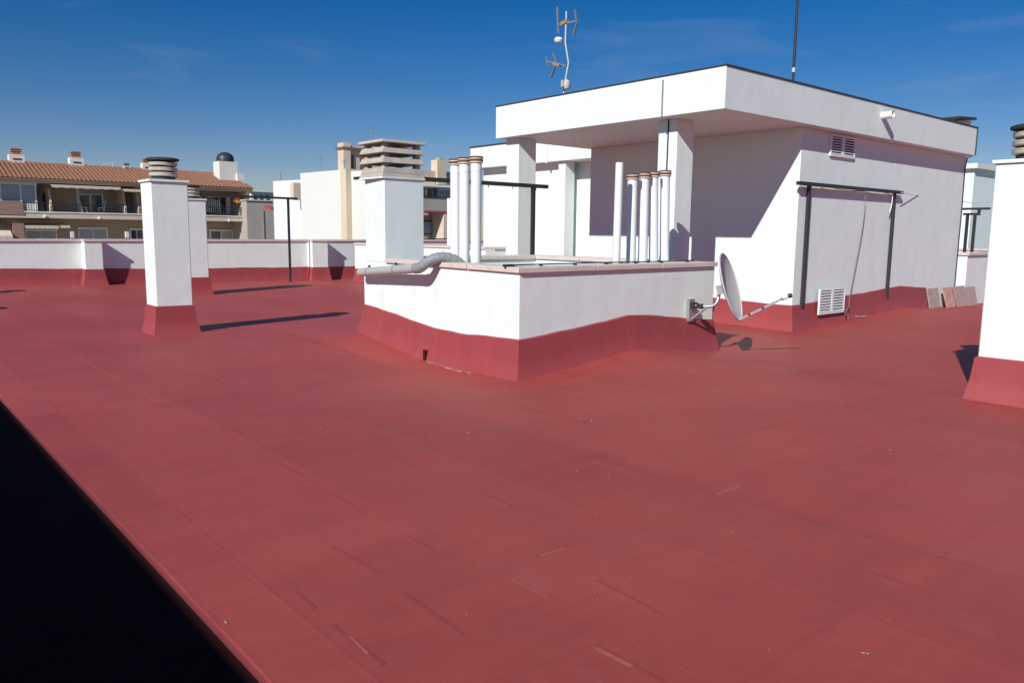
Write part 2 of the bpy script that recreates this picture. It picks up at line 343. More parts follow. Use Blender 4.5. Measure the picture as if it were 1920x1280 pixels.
# ------------------------------------------------------------------ red skirting that follows the floor
def skirt(poly, parent, closed=True, h=.43, flare=.085, top=.02, step=.25, name='skirting'):
    P = []; n = len(poly); segs = n if closed else n-1
    for i in range(segs):
        a, b = poly[i], poly[(i+1) % n]; L = math.hypot(b[0]-a[0], b[1]-a[1]); k = max(1, round(L/step))
        P += [(a[0]+(b[0]-a[0])*j/k, a[1]+(b[1]-a[1])*j/k) for j in range(k)]
    if not closed: P.append(poly[-1])
    N = len(P); V = []
    for i, p in enumerate(P):
        def nrm(a, b):
            l = math.hypot(b[0]-a[0], b[1]-a[1]); return Vector(((b[1]-a[1])/l, -(b[0]-a[0])/l))
        nn = []
        if closed or i > 0: nn.append(nrm(P[i-1], p))
        if closed or i < N-1: nn.append(nrm(p, P[(i+1) % N]))
        q = nn[0] if len(nn) == 1 else (nn[0]+nn[1])/max(.3, 1+nn[0].dot(nn[1]))
        z = fl(*p); w = .006*math.sin(p[0]*3.1+p[1]*2.3)+.004*math.sin(p[0]*11+p[1]*8.3)
        for off, zz in ((-.01, h+.012), (top, h-.012), (flare*.52, h*.5), (flare, .012), (flare+.025, -.012), (-.01, -.06)):
            V.append((p[0]+q.x*off, p[1]+q.y*off, z+zz+(w if zz > .1 else 0)))
    m_ = 6; F = []
    for i in range(N if closed else N-1):
        j = (i+1) % N
        F += [(i*m_+k, j*m_+k, j*m_+k+1, i*m_+k+1) for k in range(m_-1)]
    mb = MB().add(V, F)
    if not closed: mb.f += [tuple(range(m_)), tuple((N-1)*m_+k for k in range(m_))]; mb.sm += [False, False]
    return mb.build(name, REDW, parent)

def capstones(parent, a, b, z0, z1, w_out, w_in, L=1.0, ea=0, eb=0, mat_=None):
    a, b = Vector((a[0], a[1], 0)), Vector((b[0], b[1], 0)); d = (b-a).normalized(); q = Vector((d.y, -d.x, 0))
    a2 = a-d*ea; b2 = b+d*eb; T = (b2-a2).length; n = max(1, round(T/L))
    for k in range(n):
        s0, s1 = a2+d*(T*k/n+.003), a2+d*(T*(k+1)/n-.003); dz = random.uniform(-.0015, .0015)
        c = [s0+q*w_out, s1+q*w_out, s1-q*w_in, s0-q*w_in]
        MB().hexa([(p.x, p.y, z0+dz) for p in c], [(p.x, p.y, z1+dz) for p in c]).build('cap_stone', mat_ or STONE, parent, bevel=.004)

# ------------------------------------------------------------------ back parapet
PY = 23.5
pw = thing('parapet_wall', (8, PY, 0), 'long white parapet with red skirting and pink stone coping facing the tiled apartment block', 'parapet')
MB().box(-6, 26.8, PY, PY+.25, -3.2, 1.25).build('wall', WHITE, pw)
capstones(pw, (-6, PY), (26.8, PY), 1.25, 1.31, .04, .29, 1.1)
PIL = [(aty(146,480,PY).x+.1, aty(187,480,PY).x), (aty(577,480,PY).x, aty(606,480,PY).x)]
for x0, x1 in PIL:
    MB().box(x0, x1, PY-.33, PY-.002, -.2, 1.245).build('pilaster', WHITE, pw, bevel=.006)
    capstones(pw, (x0-.02, PY-.33), (x1+.02, PY-.33), 1.249, 1.312, .03, .285, 2)
pth = [(-6, PY)]
for x0, x1 in PIL: pth += [(x0, PY), (x0, PY-.33), (x1, PY-.33), (x1, PY)]
pth.append((26.8, PY)); skirt(pth, pw, False, h=.42, step=.3)

# ------------------------------------------------------------------ light well
wl = thing('light_well', (7.3, 8.3, 0), 'white walled light well with stone coping and red skirting, drain elbow at its side', 'light well')
def off(P, d):
    n = len(P); out = []
    for i in range(n):
        a, b, c = Vector(P[i-1]), Vector(P[i]), Vector(P[(i+1) % n])
        n1 = Vector(((b-a).y, -(b-a).x)).normalized(); n2 = Vector(((c-b).y, -(c-b).x)).normalized()
        q = (n1+n2)/(1+n1.dot(n2)); out.append((b.x+q.x*d, b.y+q.y*d))
    return out
INN = off(WELL, -.24); ZC = 1.165
for i in range(4):
    a, b = WELL[i], WELL[(i+1) % 4]; c, d = INN[(i+1) % 4], INN[i]
    q = [a, b, c, d]
    MB().hexa([(x, y, -3) for x, y in q], [(x, y, ZC) for x, y in q]).build('wall', WHITE, wl)
o2, i2 = off(WELL, .035), off(INN, -.035)
for i in range(4):
    a, b, c, d = [Vector(p) for p in (o2[i], o2[(i+1) % 4], i2[(i+1) % 4], i2[i])]
    n = 3; ta, tb = ((0, 1), (0, 1), (0, .805), (.195, 1))[i]
    for k in range(n):
        t0, t1 = ta+(tb-ta)*k/n+.0012, ta+(tb-ta)*(k+1)/n-.0012
        q = [a.lerp(b, t0), a.lerp(b, t1), d.lerp(c, t1), d.lerp(c, t0)]
        MB().hexa([(p.x, p.y, ZC) for p in q], [(p.x, p.y, ZC+.06) for p in q]).build('cap_stone', STONE, wl, bevel=.005)
skirt(WELL, wl, True, h=.43, step=.2)
MB().hexa([(x, y, -3.1) for x, y in WELL], [(x, y, -2.95) for x, y in WELL]).build('well_floor', GREYR, wl)
p = atx(780, 667, 5.48); MB().box(5.605, 5.75, p.y-.028, p.y+.028, -.05, .085).build('drain_outlet', SHADEHOLE, wl)

# black conduit along the coping
cd = thing('conduit', (7.5, 6.45, ZC+.06), 'thin black conduit clipped along the coping of the light well', 'conduit')
a, b = aty(958, 493.5, 6.62), aty(1306, 488, 6.50); zc = ZC+.078
MB().tube([(a.x, 6.60, zc), ((a.x+b.x)/2, 6.57, zc+.004), (b.x, 6.54, zc)], .008, 8).build('tube', BLACK, cd)
for t in (.0, .13, .3, .47, .64, .8, .97):
    x = a.x+(b.x-a.x)*t; MB().box(x-.01, x+.01, 6.56, 6.605, ZC+.06, zc+.010).build('clip', BLACK, cd)
MB().box(a.x-.12, a.x-.0, 6.585, 6.62, ZC+.06, zc+.010).build('end_box', BLACK, cd)

# ------------------------------------------------------------------ white chimney stacks with round ringed cowls
def chimney(x0, x1, y0, y1, label):
    zt = 2.30; cx, cy = (x0+x1)/2, (y0+y1)/2; zf = fl(cx, cy)
    t = thing('chimney_stack', (cx, cy, zf), label, 'chimney', 'white chimney stacks with ringed cowls')
    MB().box(x0, x1, y0, y1, zf-.1, zt).build('shaft', WHITE, t, bevel=.014)
    skirt([(x0, y0), (x1, y0), (x1, y1), (x0, y1)], t, True, h=.43, flare=.075, step=.6)
    MB().box(x0-.025, x1+.025, y0-.025, y1+.025, zt, zt+.035).build('top_slab', WHITE, t, bevel=.004)
    c = (cx, cy, zt+.035)
    cw = MB().lathe(c, [(.0, .0), (.175, 0), (.165, .05), (.0, .05)]).build('cowl_collar', DARKCONC, t)
    MB().lathe(c, [(.0, .05), (.12, .05), (.12, .289), (0, .289)], 16).build('flue', DARKCONC, t)
    for k in range(3):
        z = .055+k*.078
        MB().lathe(c, [(.10, z+.01), (.19, z), (.205, z+.012), (.205, z+.052), (.17, z+.062), (.10, z+.054)]).build('cowl_ring', CONC, t)
    MB().lathe(c, [(0, .288), (.215, .288), (.235, .297), (.235, .322), (.2, .334), (0, .340)]).build('cowl_lid', DARKCONC, t)
    return t
c1 = chimney(3.56, 4.10, 12.47, 12.98, 'white chimney stack with ringed cowl standing nearest the pilaster shadow on the open floor')
c1['label'] = 'white chimney stack with grey ringed cowl, in front of its half-hidden twin'
copy_tree(c1, (2.76, 7.13, 0), 'white chimney stack mostly hidden behind the other chimney, beside the clothesline beam')
copy_tree(c1, (4.94, -10.17, 0), 'white chimney stack cut by the picture edge, beside the louvred rooftop room')
copy_tree(c1, (-4.3, 7.6, 0), 'white chimney stack out on the floor near the long parapet, only its shadow showing')
copy_tree(c1, (-5.3, 3.75, 0), 'white chimney stack beside the dark strip, only the tip of its shadow showing')

# ------------------------------------------------------------------ big square chimney on the light well
bc = thing('square_chimney', (6.1, 9.85, 0), 'square white chimney with louvred concrete cowl rising from the light well wall', 'chimney')
X0, X1, Y0, Y1 = 5.775, 6.445, 9.53, 10.14
MB().hexa([(5.794, Y0, ZC), (X1, Y0, ZC), (X1, Y1, ZC), (5.840, Y1, ZC)], [(5.794, Y0, 2.33), (X1, Y0, 2.33), (X1, Y1, 2.33), (5.840, Y1, 2.33)]).build('shaft', WHITE, bc, bevel=.005)
MB().box(X0-.02, X1+.02, Y0-.02, Y1+.02, 2.33, 2.35).build('top_slab', WHITE, bc)
def frus(z0, z1, e0, e1, hole=True):
    mb = MB()
    def rect(e): return [(X0-e, Y0-e), (X1+e, Y0-e), (X1+e, Y1+e), (X0-e, Y1+e)]
    o0, o1, i0 = rect(e0), rect(e1), rect(-.09)
    V = [(x, y, z0) for x, y in o0]+[(x, y, z1) for x, y in o1]+[(x, y, z1) for x, y in i0]+[(x, y, z0) for x, y in i0]
    F = []
    for k in range(4):
        j = (k+1) % 4
        F += [(k, j, j+4, k+4), (k+4, j+4, j+8, k+8), (k+8, j+8, j+12, k+12), (k+12, j+12, j, k)]
    return mb.add(V, F)
frus(2.35, 2.405, .015, .0).build('cowl_base', CONC, bc)
for k in range(3):
    z = 2.405+k*.138
    lv = frus(z, z+.076, .018 if k else .0, -.012).build('louvre', CONC, bc, bevel=.006)
    for sx in (0, 1):
        for sy in (0, 1):
            ax = X0+.02 if sx == 0 else X1-.13; ay = Y0+.02 if sy == 0 else Y1-.13
            MB().hexa([(ax+.015, ay+.015, z+.076), (ax+.095, ay+.015, z+.076), (ax+.095, ay+.095, z+.076), (ax+.015, ay+.095, z+.076)],
                      [(ax+.035, ay+.035, z+.138), (ax+.11, ay+.035, z+.138), (ax+.11, ay+.11, z+.138), (ax+.035, ay+.11, z+.138)]).build('corner_post', CONC, lv)
zt = 2.405+3*.138
MB().hexa([(X0-.035, Y0-.035, zt), (X1+.035, Y0-.035, zt), (X1+.035, Y1+.035, zt), (X0-.035, Y1+.035, zt)],
          [(X0-.02, Y0-.02, zt+.04), (X1+.02, Y0-.02, zt+.04), (X1+.02, Y1+.02, zt+.04), (X0-.02, Y1+.02, zt+.04)]).build('cowl_lid', CONC, bc, bevel=.006)
MB().box(X0+.12, X1-.12, Y0+.12, Y1-.12, 2.3, 2.42).build('flue', DARKCONC, bc)

# ------------------------------------------------------------------ white vent pipes in the well
def vent(x, y, zt, label, group, r_=.066, zb=-2.4, lean=None, cap=True):
    t = thing('vent_pipe', (x, y, zb), label, 'pipe', group)
    tx, ty = (x+lean[0], y+lean[1]) if lean else (x, y)
    MB().tube([(x, y, zb), (x+(tx-x)*.0, y, ZC-.1), (tx, ty, zt)], r_, 20).build('pipe', WHITE_CLEAN, t)
    if cap:
        MB().tube([(tx, ty, zt-.10), (tx, ty, zt+.004)], r_+.003, 20).build('socket', WHITE_CLEAN, t)
        for k, (zz, mm) in enumerate(((.012, CAPRING), (.034, RUST), (.054, CAPRING), (.072, RUST))):
            MB().lathe((tx, ty, zt+zz), [(0, -.012), (r_+.012, -.012), (r_+.022, -.004), (r_+.022, .004), (r_+.01, .01), (0, .01 if k < 3 else .018)], 20).build('cap_ring', mm, t)
    return t
for b, t, l in (((856,492),(854,298),'capped white vent pipe of the trio, next to the grey drain elbow'),
                ((872,494),(871,295),'capped white vent pipe standing between the other two of the trio'),
                ((892,496),(893,293),'capped white vent pipe of the trio, farthest from the grey drain elbow')):
    p, q = atx(*b, 6.05), atx(*t, 6.05); vent(6.05, q.y, q.z-.085, l, 'trio of vent pipes by the square chimney')
L4 = ['capped white vent pipe of the four, beside the leaning uncapped pipe', 'capped white vent pipe, second of the four from the leaning pipe',
      'capped white vent pipe, third of the four from the leaning pipe', 'capped white vent pipe of the four, nearest the satellite dish']
for k, (b, t) in enumerate((((1183,490),(1189,325)),((1205,490),(1211,323)),((1226,490),(1228,321)),((1246,489),(1250,319)))):
    p, q = aty(*b, 7.15), aty(*t, 7.15); vent(p.x, 7.15, q.z-.085, L4[k], 'row of four vent pipes', lean=(q.x-p.x+.01, .03))
p, q = aty(1155, 491, 7.0), aty(1163, 305, 7.0)
vent(p.x, 7.0, q.z, 'leaning plain white pipe without a cap beside the four capped ones', None, r_=.052, lean=(q.x-p.x+.01, .02), cap=False)
p, q = atx(843, 455, 12.9), atx(843, 372, 12.9)
vent(12.9, p.y, q.z, 'far plain white pipe behind the trio of capped vent pipes', None, r_=.07, zb=0, cap=False)

# ------------------------------------------------------------------ grey drain pipe with a flexible elbow
dp = thing('drain_pipe', (5.5, 9.2, 1.0), 'grey plastic drain pipe with flexible elbow strapped to the light well wall', 'drain pipe')
a = atx(668, 511.5, 5.60); b = atx(780, 503, 5.50)
P0, P1_ = Vector((5.70, a.y+.05, a.z)), Vector((5.49, b.y, b.z))
MB().tube([P0, P1_], .062, 22).build('pipe', PVC, dp)
MB().tube([P0-(P1_-P0).normalized()*.05, P0+(P1_-P0).normalized()*.02], [.035, .064], 22).build('end_cap', PVC, dp)
def bez(ps, n=22):
    out = []
    for i in range(n+1):
        t = i/n; q = [Vector(p) for p in ps]
        while len(q) > 1: q = [q[k].lerp(q[k+1], t) for k in range(len(q)-1)]
        out.append(q[0])
    return out
c = atx(812, 480, 5.55); d_ = atx(846, 478, 5.85)
el_ = bez([P1_, (5.48, P1_.y-.2, P1_.z-.0), (5.48, P1_.y-.18, 1.20), (5.56, P1_.y-.30, 1.36), (5.75, P1_.y-.38, 1.33), (5.92, P1_.y-.42, 1.25), (5.99, P1_.y-.43, 1.06)], 46)
MB().tube(el_, [.066+.004*math.sin(i*1.9) for i in range(len(el_))], 18).build('flexible_elbow', FLEX, dp)
for t in (.18, .68):
    q = P0.lerp(P1_, t); dd = (P1_-P0).normalized()
    st = MB().tube([q-dd*.012, q+dd*.012], .067, 20).build('strap', GALV, dp)
    MB().box(q.x-.012, q.x+.012, q.y-.012, q.y+.012, q.z+.06, q.z+.095).build('screw', BLACK, st)

# ------------------------------------------------------------------ satellite dish
ds = thing('satellite_dish', (8.62, 6.40, .58), 'grey satellite dish on a bracket at the end of the light well wall', 'satellite dish')
DC = Vector((8.86, 5.93, .92)); nd = Vector((.36, -.88, .30)).normalized()
sx = nd.cross(Vector((0, 0, 1))).normalized(); sy = sx.cross(nd)
rings, nn = 7, 40; V = []; RX, RY, DEP = .41, .455, .085
for side in (0, 1):
    for i in range(rings+1):
        f = i/rings
        for k in range(nn):
            a = 2*math.pi*k/nn
            V.append(DC + sx*(RX*f*math.cos(a)) + sy*(RY*f*math.sin(a)) + nd*(DEP*(f*f-1) - side*.006))
F = []
for side in (0, 1):
    o = side*(rings+1)*nn
    F += [(o+i*nn+k, o+i*nn+(k+1) % nn, o+(i+1)*nn+(k+1) % nn, o+(i+1)*nn+k) for i in range(rings) for k in range(nn)]
o = (rings+1)*nn
F += [(rings*nn+k, rings*nn+(k+1) % nn, o+rings*nn+(k+1) % nn, o+rings*nn+k) for k in range(nn)]
dd = MB().add(V, F, True).build('reflector', DISHM, ds)
rim = [DC+sx*(RX*math.cos(2*math.pi*k/nn))+sy*(RY*math.sin(2*math.pi*k/nn))+nd*.0 for k in range(nn+1)]
MB().tube(rim, .009, 8, cap=False).build('rim', DISHM, dd)
bot = DC-sy*RY*.97-nd*.01; LNB = DC+nd*.66-sy*.30
MB().bar(bot, bot.lerp(LNB, .93), .035, .03).build('feed_arm', GALV, ds)
for t in (.22, .5, .9): q = bot.lerp(LNB, t); dv = (LNB-bot).normalized()*.014; MB().bar(q-dv, q+dv, .046, .04).build('arm_clamp', BLACK, ds)
ln = MB().tube([LNB+nd*.05, LNB+nd*.01, LNB-nd*.0], [.028, .03, .02], 12).build('receiver', BLACK, ds)
MB().tube([LNB, LNB-nd*.03, LNB-nd*.07], [.02, .035, .03], 14).build('feed_horn', WHITE_CLEAN, ln)
bk = DC-nd*DEP
MB().bar(bk-nd*.004, bk-nd*.09, .16, .12).build('back_mount', GALV, ds)
wp = Vector((8.62, 6.40, .60))
MB().box(8.56, 8.68, 6.36, 6.425, .44, .74).build('wall_plate', GALV, ds)
e1 = bk-nd*.07
ml = bez([(8.62, 6.38, .66), (8.62, 6.1, .655), (e1.x-.06, e1.y-.02, .64), (e1.x-.02, e1.y, .68), (e1.x, e1.y, e1.z+.04)], 18)
MB().tube(ml, .024, 12).build('mast', GALV, ds)
MB().bar((8.62, 6.36, .47), (8.62, 6.13, .645), .025).build('brace', GALV, ds)
MB().bar((8.62, 6.27, .657), (8.62, 6.19, .653), .06).build('mast_clamp', BLACK, ds)
MB().box(8.575, 8.665, 6.30, 6.37, .62, .70).build('hinge', BLACK, ds)

# ------------------------------------------------------------------ rooftop room with canopy
ph = thing('rooftop_room', (15.5, 9.2, 0), 'white rooftop room with deep flat canopy on two pillars and louvred vents', 'rooftop room')
WX, WY, ZS, ZT = 12.06, 6.87, 3.35, 3.935
MB().box(WX, 19.02, WY, 11.62, -.3, ZS).build('wall', WHITE, ph, bevel=.008)
MB().box(9.57, 18.88, 6.655, 11.72, ZS, ZT).build('canopy', WHITE, ph, bevel=.008)
MB().box(9.555, 18.895, 6.64, 11.735, ZT, ZT+.018).build('flashing', LEAD, ph)
MB().box(9.85, 10.27, 7.68, 8.04, -.3, ZS).build('pillar', WHITE, ph, bevel=.008)
MB().box(9.74, 10.18, 11.25, 11.60, -.3, ZS).build('pillar', WHITE, ph, bevel=.008)
skirt([(WX, 11.6), (WX, WY), (17.4, WY)], ph, False, h=.43)
MB().box(9.555, 9.569, atx(1243,180,9.57).y-.012, atx(1243,180,9.57).y+.012, ZS-.01, ZT-.05).build('joint_strip', GALV, ph)
yy = 7.84
MB().tube([(9.835, yy, ZS-.01), (9.836, yy+.004, 2.6), (9.836, yy-.01, 1.9), (9.838, yy, .2)], .011, 8).build('lightning_cable', BLACK, ph)
def grille(x0, x1, z0, z1, rows, slant=0):
    v = MB(); xm = (x0+x1)/2; y0 = WY-.035
    v.box(x0, x1, y0, WY-.002, z0, z0+.03).box(x0, x1, y0, WY-.002, z1-.03, z1).box(x0, x0+.03, y0, WY-.002, z0+.03, z1-.03).box(x1-.03, x1, y0, WY-.002, z0+.03, z1-.03).box(xm-.035, xm+.035, y0, WY-.002, z0+.03, z1-.03)
    o = v.build('vent_grille', WHITE_CLEAN, ph)
    MB().box(x0+.03, x1-.03, WY-.006, WY-.003, z0+.03, z1-.03).build('backing', SHADEHOLE, o)
    h = (z1-z0-.06)/rows
    for a, b in ((x0+.03, xm-.035), (xm+.035, x1-.03)):
        for k in range(rows):
            z = z0+.03+k*h
            MB().hexa([(a, y0+.002, z+h*.12), (b, y0+.002, z+h*.12), (b, WY-.008, z+h*.45), (a, WY-.008, z+h*.45)],
                      [(a, y0+.002, z+h*.50), (b, y0+.002, z+h*.50), (b, WY-.008, z+h*.75), (a, WY-.008, z+h*.75)]).build('slat', WHITE_CLEAN, o)
grille(aty(1558,276,6.84).x, aty(1604,276,6.84).x, 2.955, 3.315, 7)
_wy = WY; WY = WY-.075; grille(aty(1537,561,6.765).x, aty(1584,561,6.765).x, .24, .685, 8); WY = _wy
sp = Vector((14.37, 6.66, 3.735))
MB().tube([sp, sp+Vector((0, -.20, .012))], .066, 20, cap=False).tube([sp+Vector((0, -.01, 0)), sp+Vector((0, -.198, .012))], .059, 20, cap=False).build('rain_spout', WHITE_CLEAN, ph)
MB().tube([(18.84, 6.640, ZT), (18.84, 6.641, ZS+.02), (18.80, 6.78, ZS-.04), (18.93, 6.855, 3.1), (18.95, 6.856, 2.2), (18.94, 6.856, 1.3), (18.93, 6.856, .5)], .013, 8).build('cable', BLACK, ph)
# clothes rail frame on the wall
cf = thing('clothes_rail', (14, 6.8, .45), 'black steel frame of two posts and a top beam fixed to the grey wall', 'clothes rail')
MB().box(aty(1497.5,345,6.78).x, aty(1692.8,359,6.78).x, 6.765, 6.825, 2.415, 2.472).build('beam', BLACK, cf)
PXS = [(aty(1517,360,6.83).x+aty(1505,566,6.83).x)/2, (aty(1677,372,6.83).x+aty(1664,545,6.83).x)/2]
for x in PXS: MB().box(x-.026, x+.026, 6.808, 6.862, .40, 2.414).build('post', BLACK, cf)
for x in PXS: MB().box(x-.024, x+.024, 6.826, 6.868, 2.416, 2.46).build('bracket', BLACK, cf)
def cordobj(name, pts, r_, m_, label):
    MB().tube(pts, r_, 6).build(name, m_, label=label, category='cord')
def pw_(l, Y): return [aty(x, y, Y) for x, y in l]
cordobj('rope', bez(pw_([(1540,352),(1580,372),(1610,345),(1648,370)], 6.835), 14), .008, CORD, 'white cord drooping under the beam of the clothes rail')
cordobj('rope', bez(pw_([(1565,354),(1610,362),(1640,352),(1672,366)], 6.838), 14), .007, CORD, 'white cord stretched just below the clothes rail beam')
cordobj('hanging_cable', bez(pw_([(1622,366),(1625,390),(1612,470),(1600,500),(1592,560),(1592,575)], 6.80), 20)+pw_([(1586,583),(1590,592),(1590,598)], 6.70), .008, GREYCORD, 'thin grey cable hanging down the wall beside the lower vent')
cordobj('tied_cord', bez(pw_([(1674,360),(1673,385),(1668,398)], 6.80), 8), .010, CORD, 'short knotted white cord tied to the rail post')
p = g(1592, 603); cl = [(p[0]+.16*math.cos(t)*(1-.03*t)+.05*math.sin(3*t), p[1]+.2*math.sin(t)-.1, fl(*p)+.012+.002*t) for t in [i*.35 for i in range(30)]]
cordobj('coiled_cable', cl, .007, GREYCORD, 'end of a grey cable coiled on the red floor below the vent')
w0, w1 = aty(1690, 361, 6.72), atx(1835, 382, 22)
cordobj('clothesline_wire', bez([w0, (w0+w1)/2-Vector((0, 0, .03)), w1], 12), .008, CORD, 'long thin clothesline wire from the rail to the far post frame')
# antennas and a flue on the canopy roof
at = thing('tv_antenna', (10.6, 10.9, ZT+.03), 'pale TV antenna mast with dipole elements and small dish above the canopy', 'antenna')
ax_ = 10.6; B_ = atx(1057, 170, ax_); T_ = atx(1062, 22, ax_); ay_ = B_.y
mpts = [(ax_, ay_, ZT+.025), (ax_, ay_, 4.3), (ax_+.0, atx(1066, 118, ax_).y, atx(1066,118,ax_).z), (ax_, atx(1060, 80, ax_).y, atx(1060,80,ax_).z), (ax_, T_.y, T_.z)]
MB().tube(mpts, .016, 10).build('mast', DISHM, at)
def apx(x, y): return atx(x, y, ax_)
for (xa, ya, xb, yb) in ((1045,14,1046,46),(1078,18,1082,45),(1081,45,1075,68),(1046,46,1047,62)):
    MB().bar(apx(xa, ya), apx(xb, yb), .035, .02).build('element', GALV, at)
MB().bar(apx(1045, 47), apx(1079, 40), .025).build('boom', GALV, at)
MB().bar(apx(1053, 46), apx(1064, 40), .07, .06).build('dipole_box', AMBER, at)
q = apx(1050, 76); MB().lathe((q.x-.04, q.y, q.z-.05), [(0, 0), (.07, .01), (.085, .05), (.06, .09), (0, .1)], 18).build('amplifier_dome', WHITE_CLEAN, at)
MB().bar(apx(1027, 115), apx(1062, 124), .025).build('boom', GALV, at)
MB().bar(apx(1038, 119), apx(1050, 123), .06, .05).build('dipole_box', AMBER, at)
for (xa, ya, xb, yb) in ((1024,106,1028,124),(1037,100,1044,118),(1040,126,1033,146)):
    MB().bar(apx(xa, ya), apx(xb, yb), .035, .02).build('element', GALV, at)
q = apx(1062, 158); MB().lathe((q.x, q.y, q.z-.09), [(0, 0), (.06, .0), (.085, .06), (.075, .13), (.03, .17), (0, .17)], 16).build('mast_box', DISHM, at)
q = apx(1061, 158); MB().box(q.x-.1, q.x-.06, q.y-.03, q.y+.03, q.z-.06, q.z+.06).build('junction_box', CONC, at)
mm_ = atx(1487, 150, 13.5)
ms = thing('lightning_mast', (13.5, mm_.y, ZT+.03), 'tall slim dark mast rising from the canopy roof', 'mast')
MB().tube([(13.5, mm_.y, ZT+.025), (13.5, mm_.y, 4.9), (13.5, mm_.y+.02, 8.2)], .024, 10).build('pole', BLACK, ms)
MB().lathe((13.5, mm_.y, ZT+.025), [(0, 0), (.10, 0), (.10, .02), (.03, .06), (0, .06)], 14).build('foot', GALV, ms)
MB().tube([(13.5, mm_.y, 4.55), (13.5, mm_.y, 4.63)], .032, 10).build('clamp', DISHM, ms)
fq = aty(1808, 229, 7.4)
rf = thing('roof_flue', (fq.x, 7.4, ZT), 'low white flue with a dark flat cover at the corner of the canopy roof', 'flue')
MB().lathe((fq.x, 7.4, ZT+.025), [(0, 0), (.14, 0), (.14, fq.z-ZT+.02), (0, fq.z-ZT+.02)], 18).build('pipe', WHITE_CLEAN, rf)
MB().hexa([(fq.x-.85, 7.2, fq.z-.01+.0), (fq.x+.18, 7.2, fq.z+.045), (fq.x+.18, 7.6, fq.z+.045), (fq.x-.85, 7.6, fq.z-.01)],
          [(fq.x-.85, 7.2, fq.z+.03), (fq.x+.18, 7.2, fq.z+.1), (fq.x+.18, 7.6, fq.z+.1), (fq.x-.85, 7.6, fq.z+.03)]).build('cover', DARKCONC, rf)
MB().bar((fq.x-.75, 7.4, ZT+.025), (fq.x-.75, 7.4, fq.z+.0), .06).build('cover_leg', GALV, rf)

# ------------------------------------------------------------------ second rooftop room behind
p2 = thing('rooftop_room', (16.5, 15.5, 0), 'farther white rooftop room partly hidden behind the canopy pillar', 'rooftop room')
MB().box(13.56, 20.5, 13.0, 17.72, ZS, ZT-.01).build('canopy', WHITE, p2, bevel=.008)
MB().box(13.53, 20.53, 12.97, 17.75, ZT-.01, ZT+.015).build('flashing', LEAD, p2)
MB().box(13.82, 20.2, 14.27, 17.45, -.3, ZS).build('wall', WHITE, p2, bevel=.008)
MB().box(14.15, 20.2, 12.9, 14.268, -.3, ZS).build('wall', WHITE, p2)
MB().box(13.66, 13.99, 14.02, 14.262, -.3, ZS).build('pillar', WHITE, p2, bevel=.008)
q = atx(1026, 290, 13.56); MB().tube([(13.53, q.y, ZT-.02), (13.53, q.y, ZS-.03)], .03, 8).build('downpipe', WHITE_CLEAN, p2)
lw = thing('low_wall', (12.6, 18, 0), 'low white wall with stone coping in front of the farther rooftop room', 'wall')
MB().box(12.55, 12.78, 15.75, 22.5, -.2, 1.165).build('wall', WHITE, lw)
MB().box(12.781, 13.80, 15.752, 15.97, -.2, 1.163).build('wall', WHITE, lw)
capstones(lw, (12.55, 22.5), (12.55, 15.75), 1.166, 1.225, .035, .265, 1.1)
capstones(lw, (12.82, 15.75), (13.80, 15.75), 1.166, 1.225, .035, .25, 1.0)
skirt([(12.55, 22.5), (12.55, 15.75), (13.8, 15.75)], lw, False, h=.4)

# ------------------------------------------------------------------ T-shaped clothesline posts
def tpost(x, y, zb, zt, xa, xb, label, extra=None):
    t = thing('clothesline_post', (x, y, zb), label, 'clothesline post', 'clothesline posts')
    MB().box(x-.03, x+.03, y-.03, y+.03, zb, zt-.03).build('post', BLACK, t)
    MB().box(xa, xb, y-.035, y+.035, zt-.03, zt+.035).build('beam', BLACK, t)
    for k in range(5):
        xx = xa+(xb-xa)*(k+.5)/5; MB().box(xx-.004, xx+.004, y-.006, y+.006, zt-.07, zt-.031).build('hook', BLACK, t)
    return t
a = aty(540, 372, 23.0)
tpost(a.x, 23.0, fl(a.x, 23), a.z, aty(383, 361, 23.0).x-.3, aty(557, 373, 23.0).x, 'black clothesline post with long beam in front of the long parapet')
a = aty(1000, 349, 10.4); tpost(a.x, 10.4, fl(a.x, 10.4), a.z, aty(790, 335, 10.4).x, aty(1026, 350, 10.4).x, 'black clothesline post with long beam beside the canopy pillar')

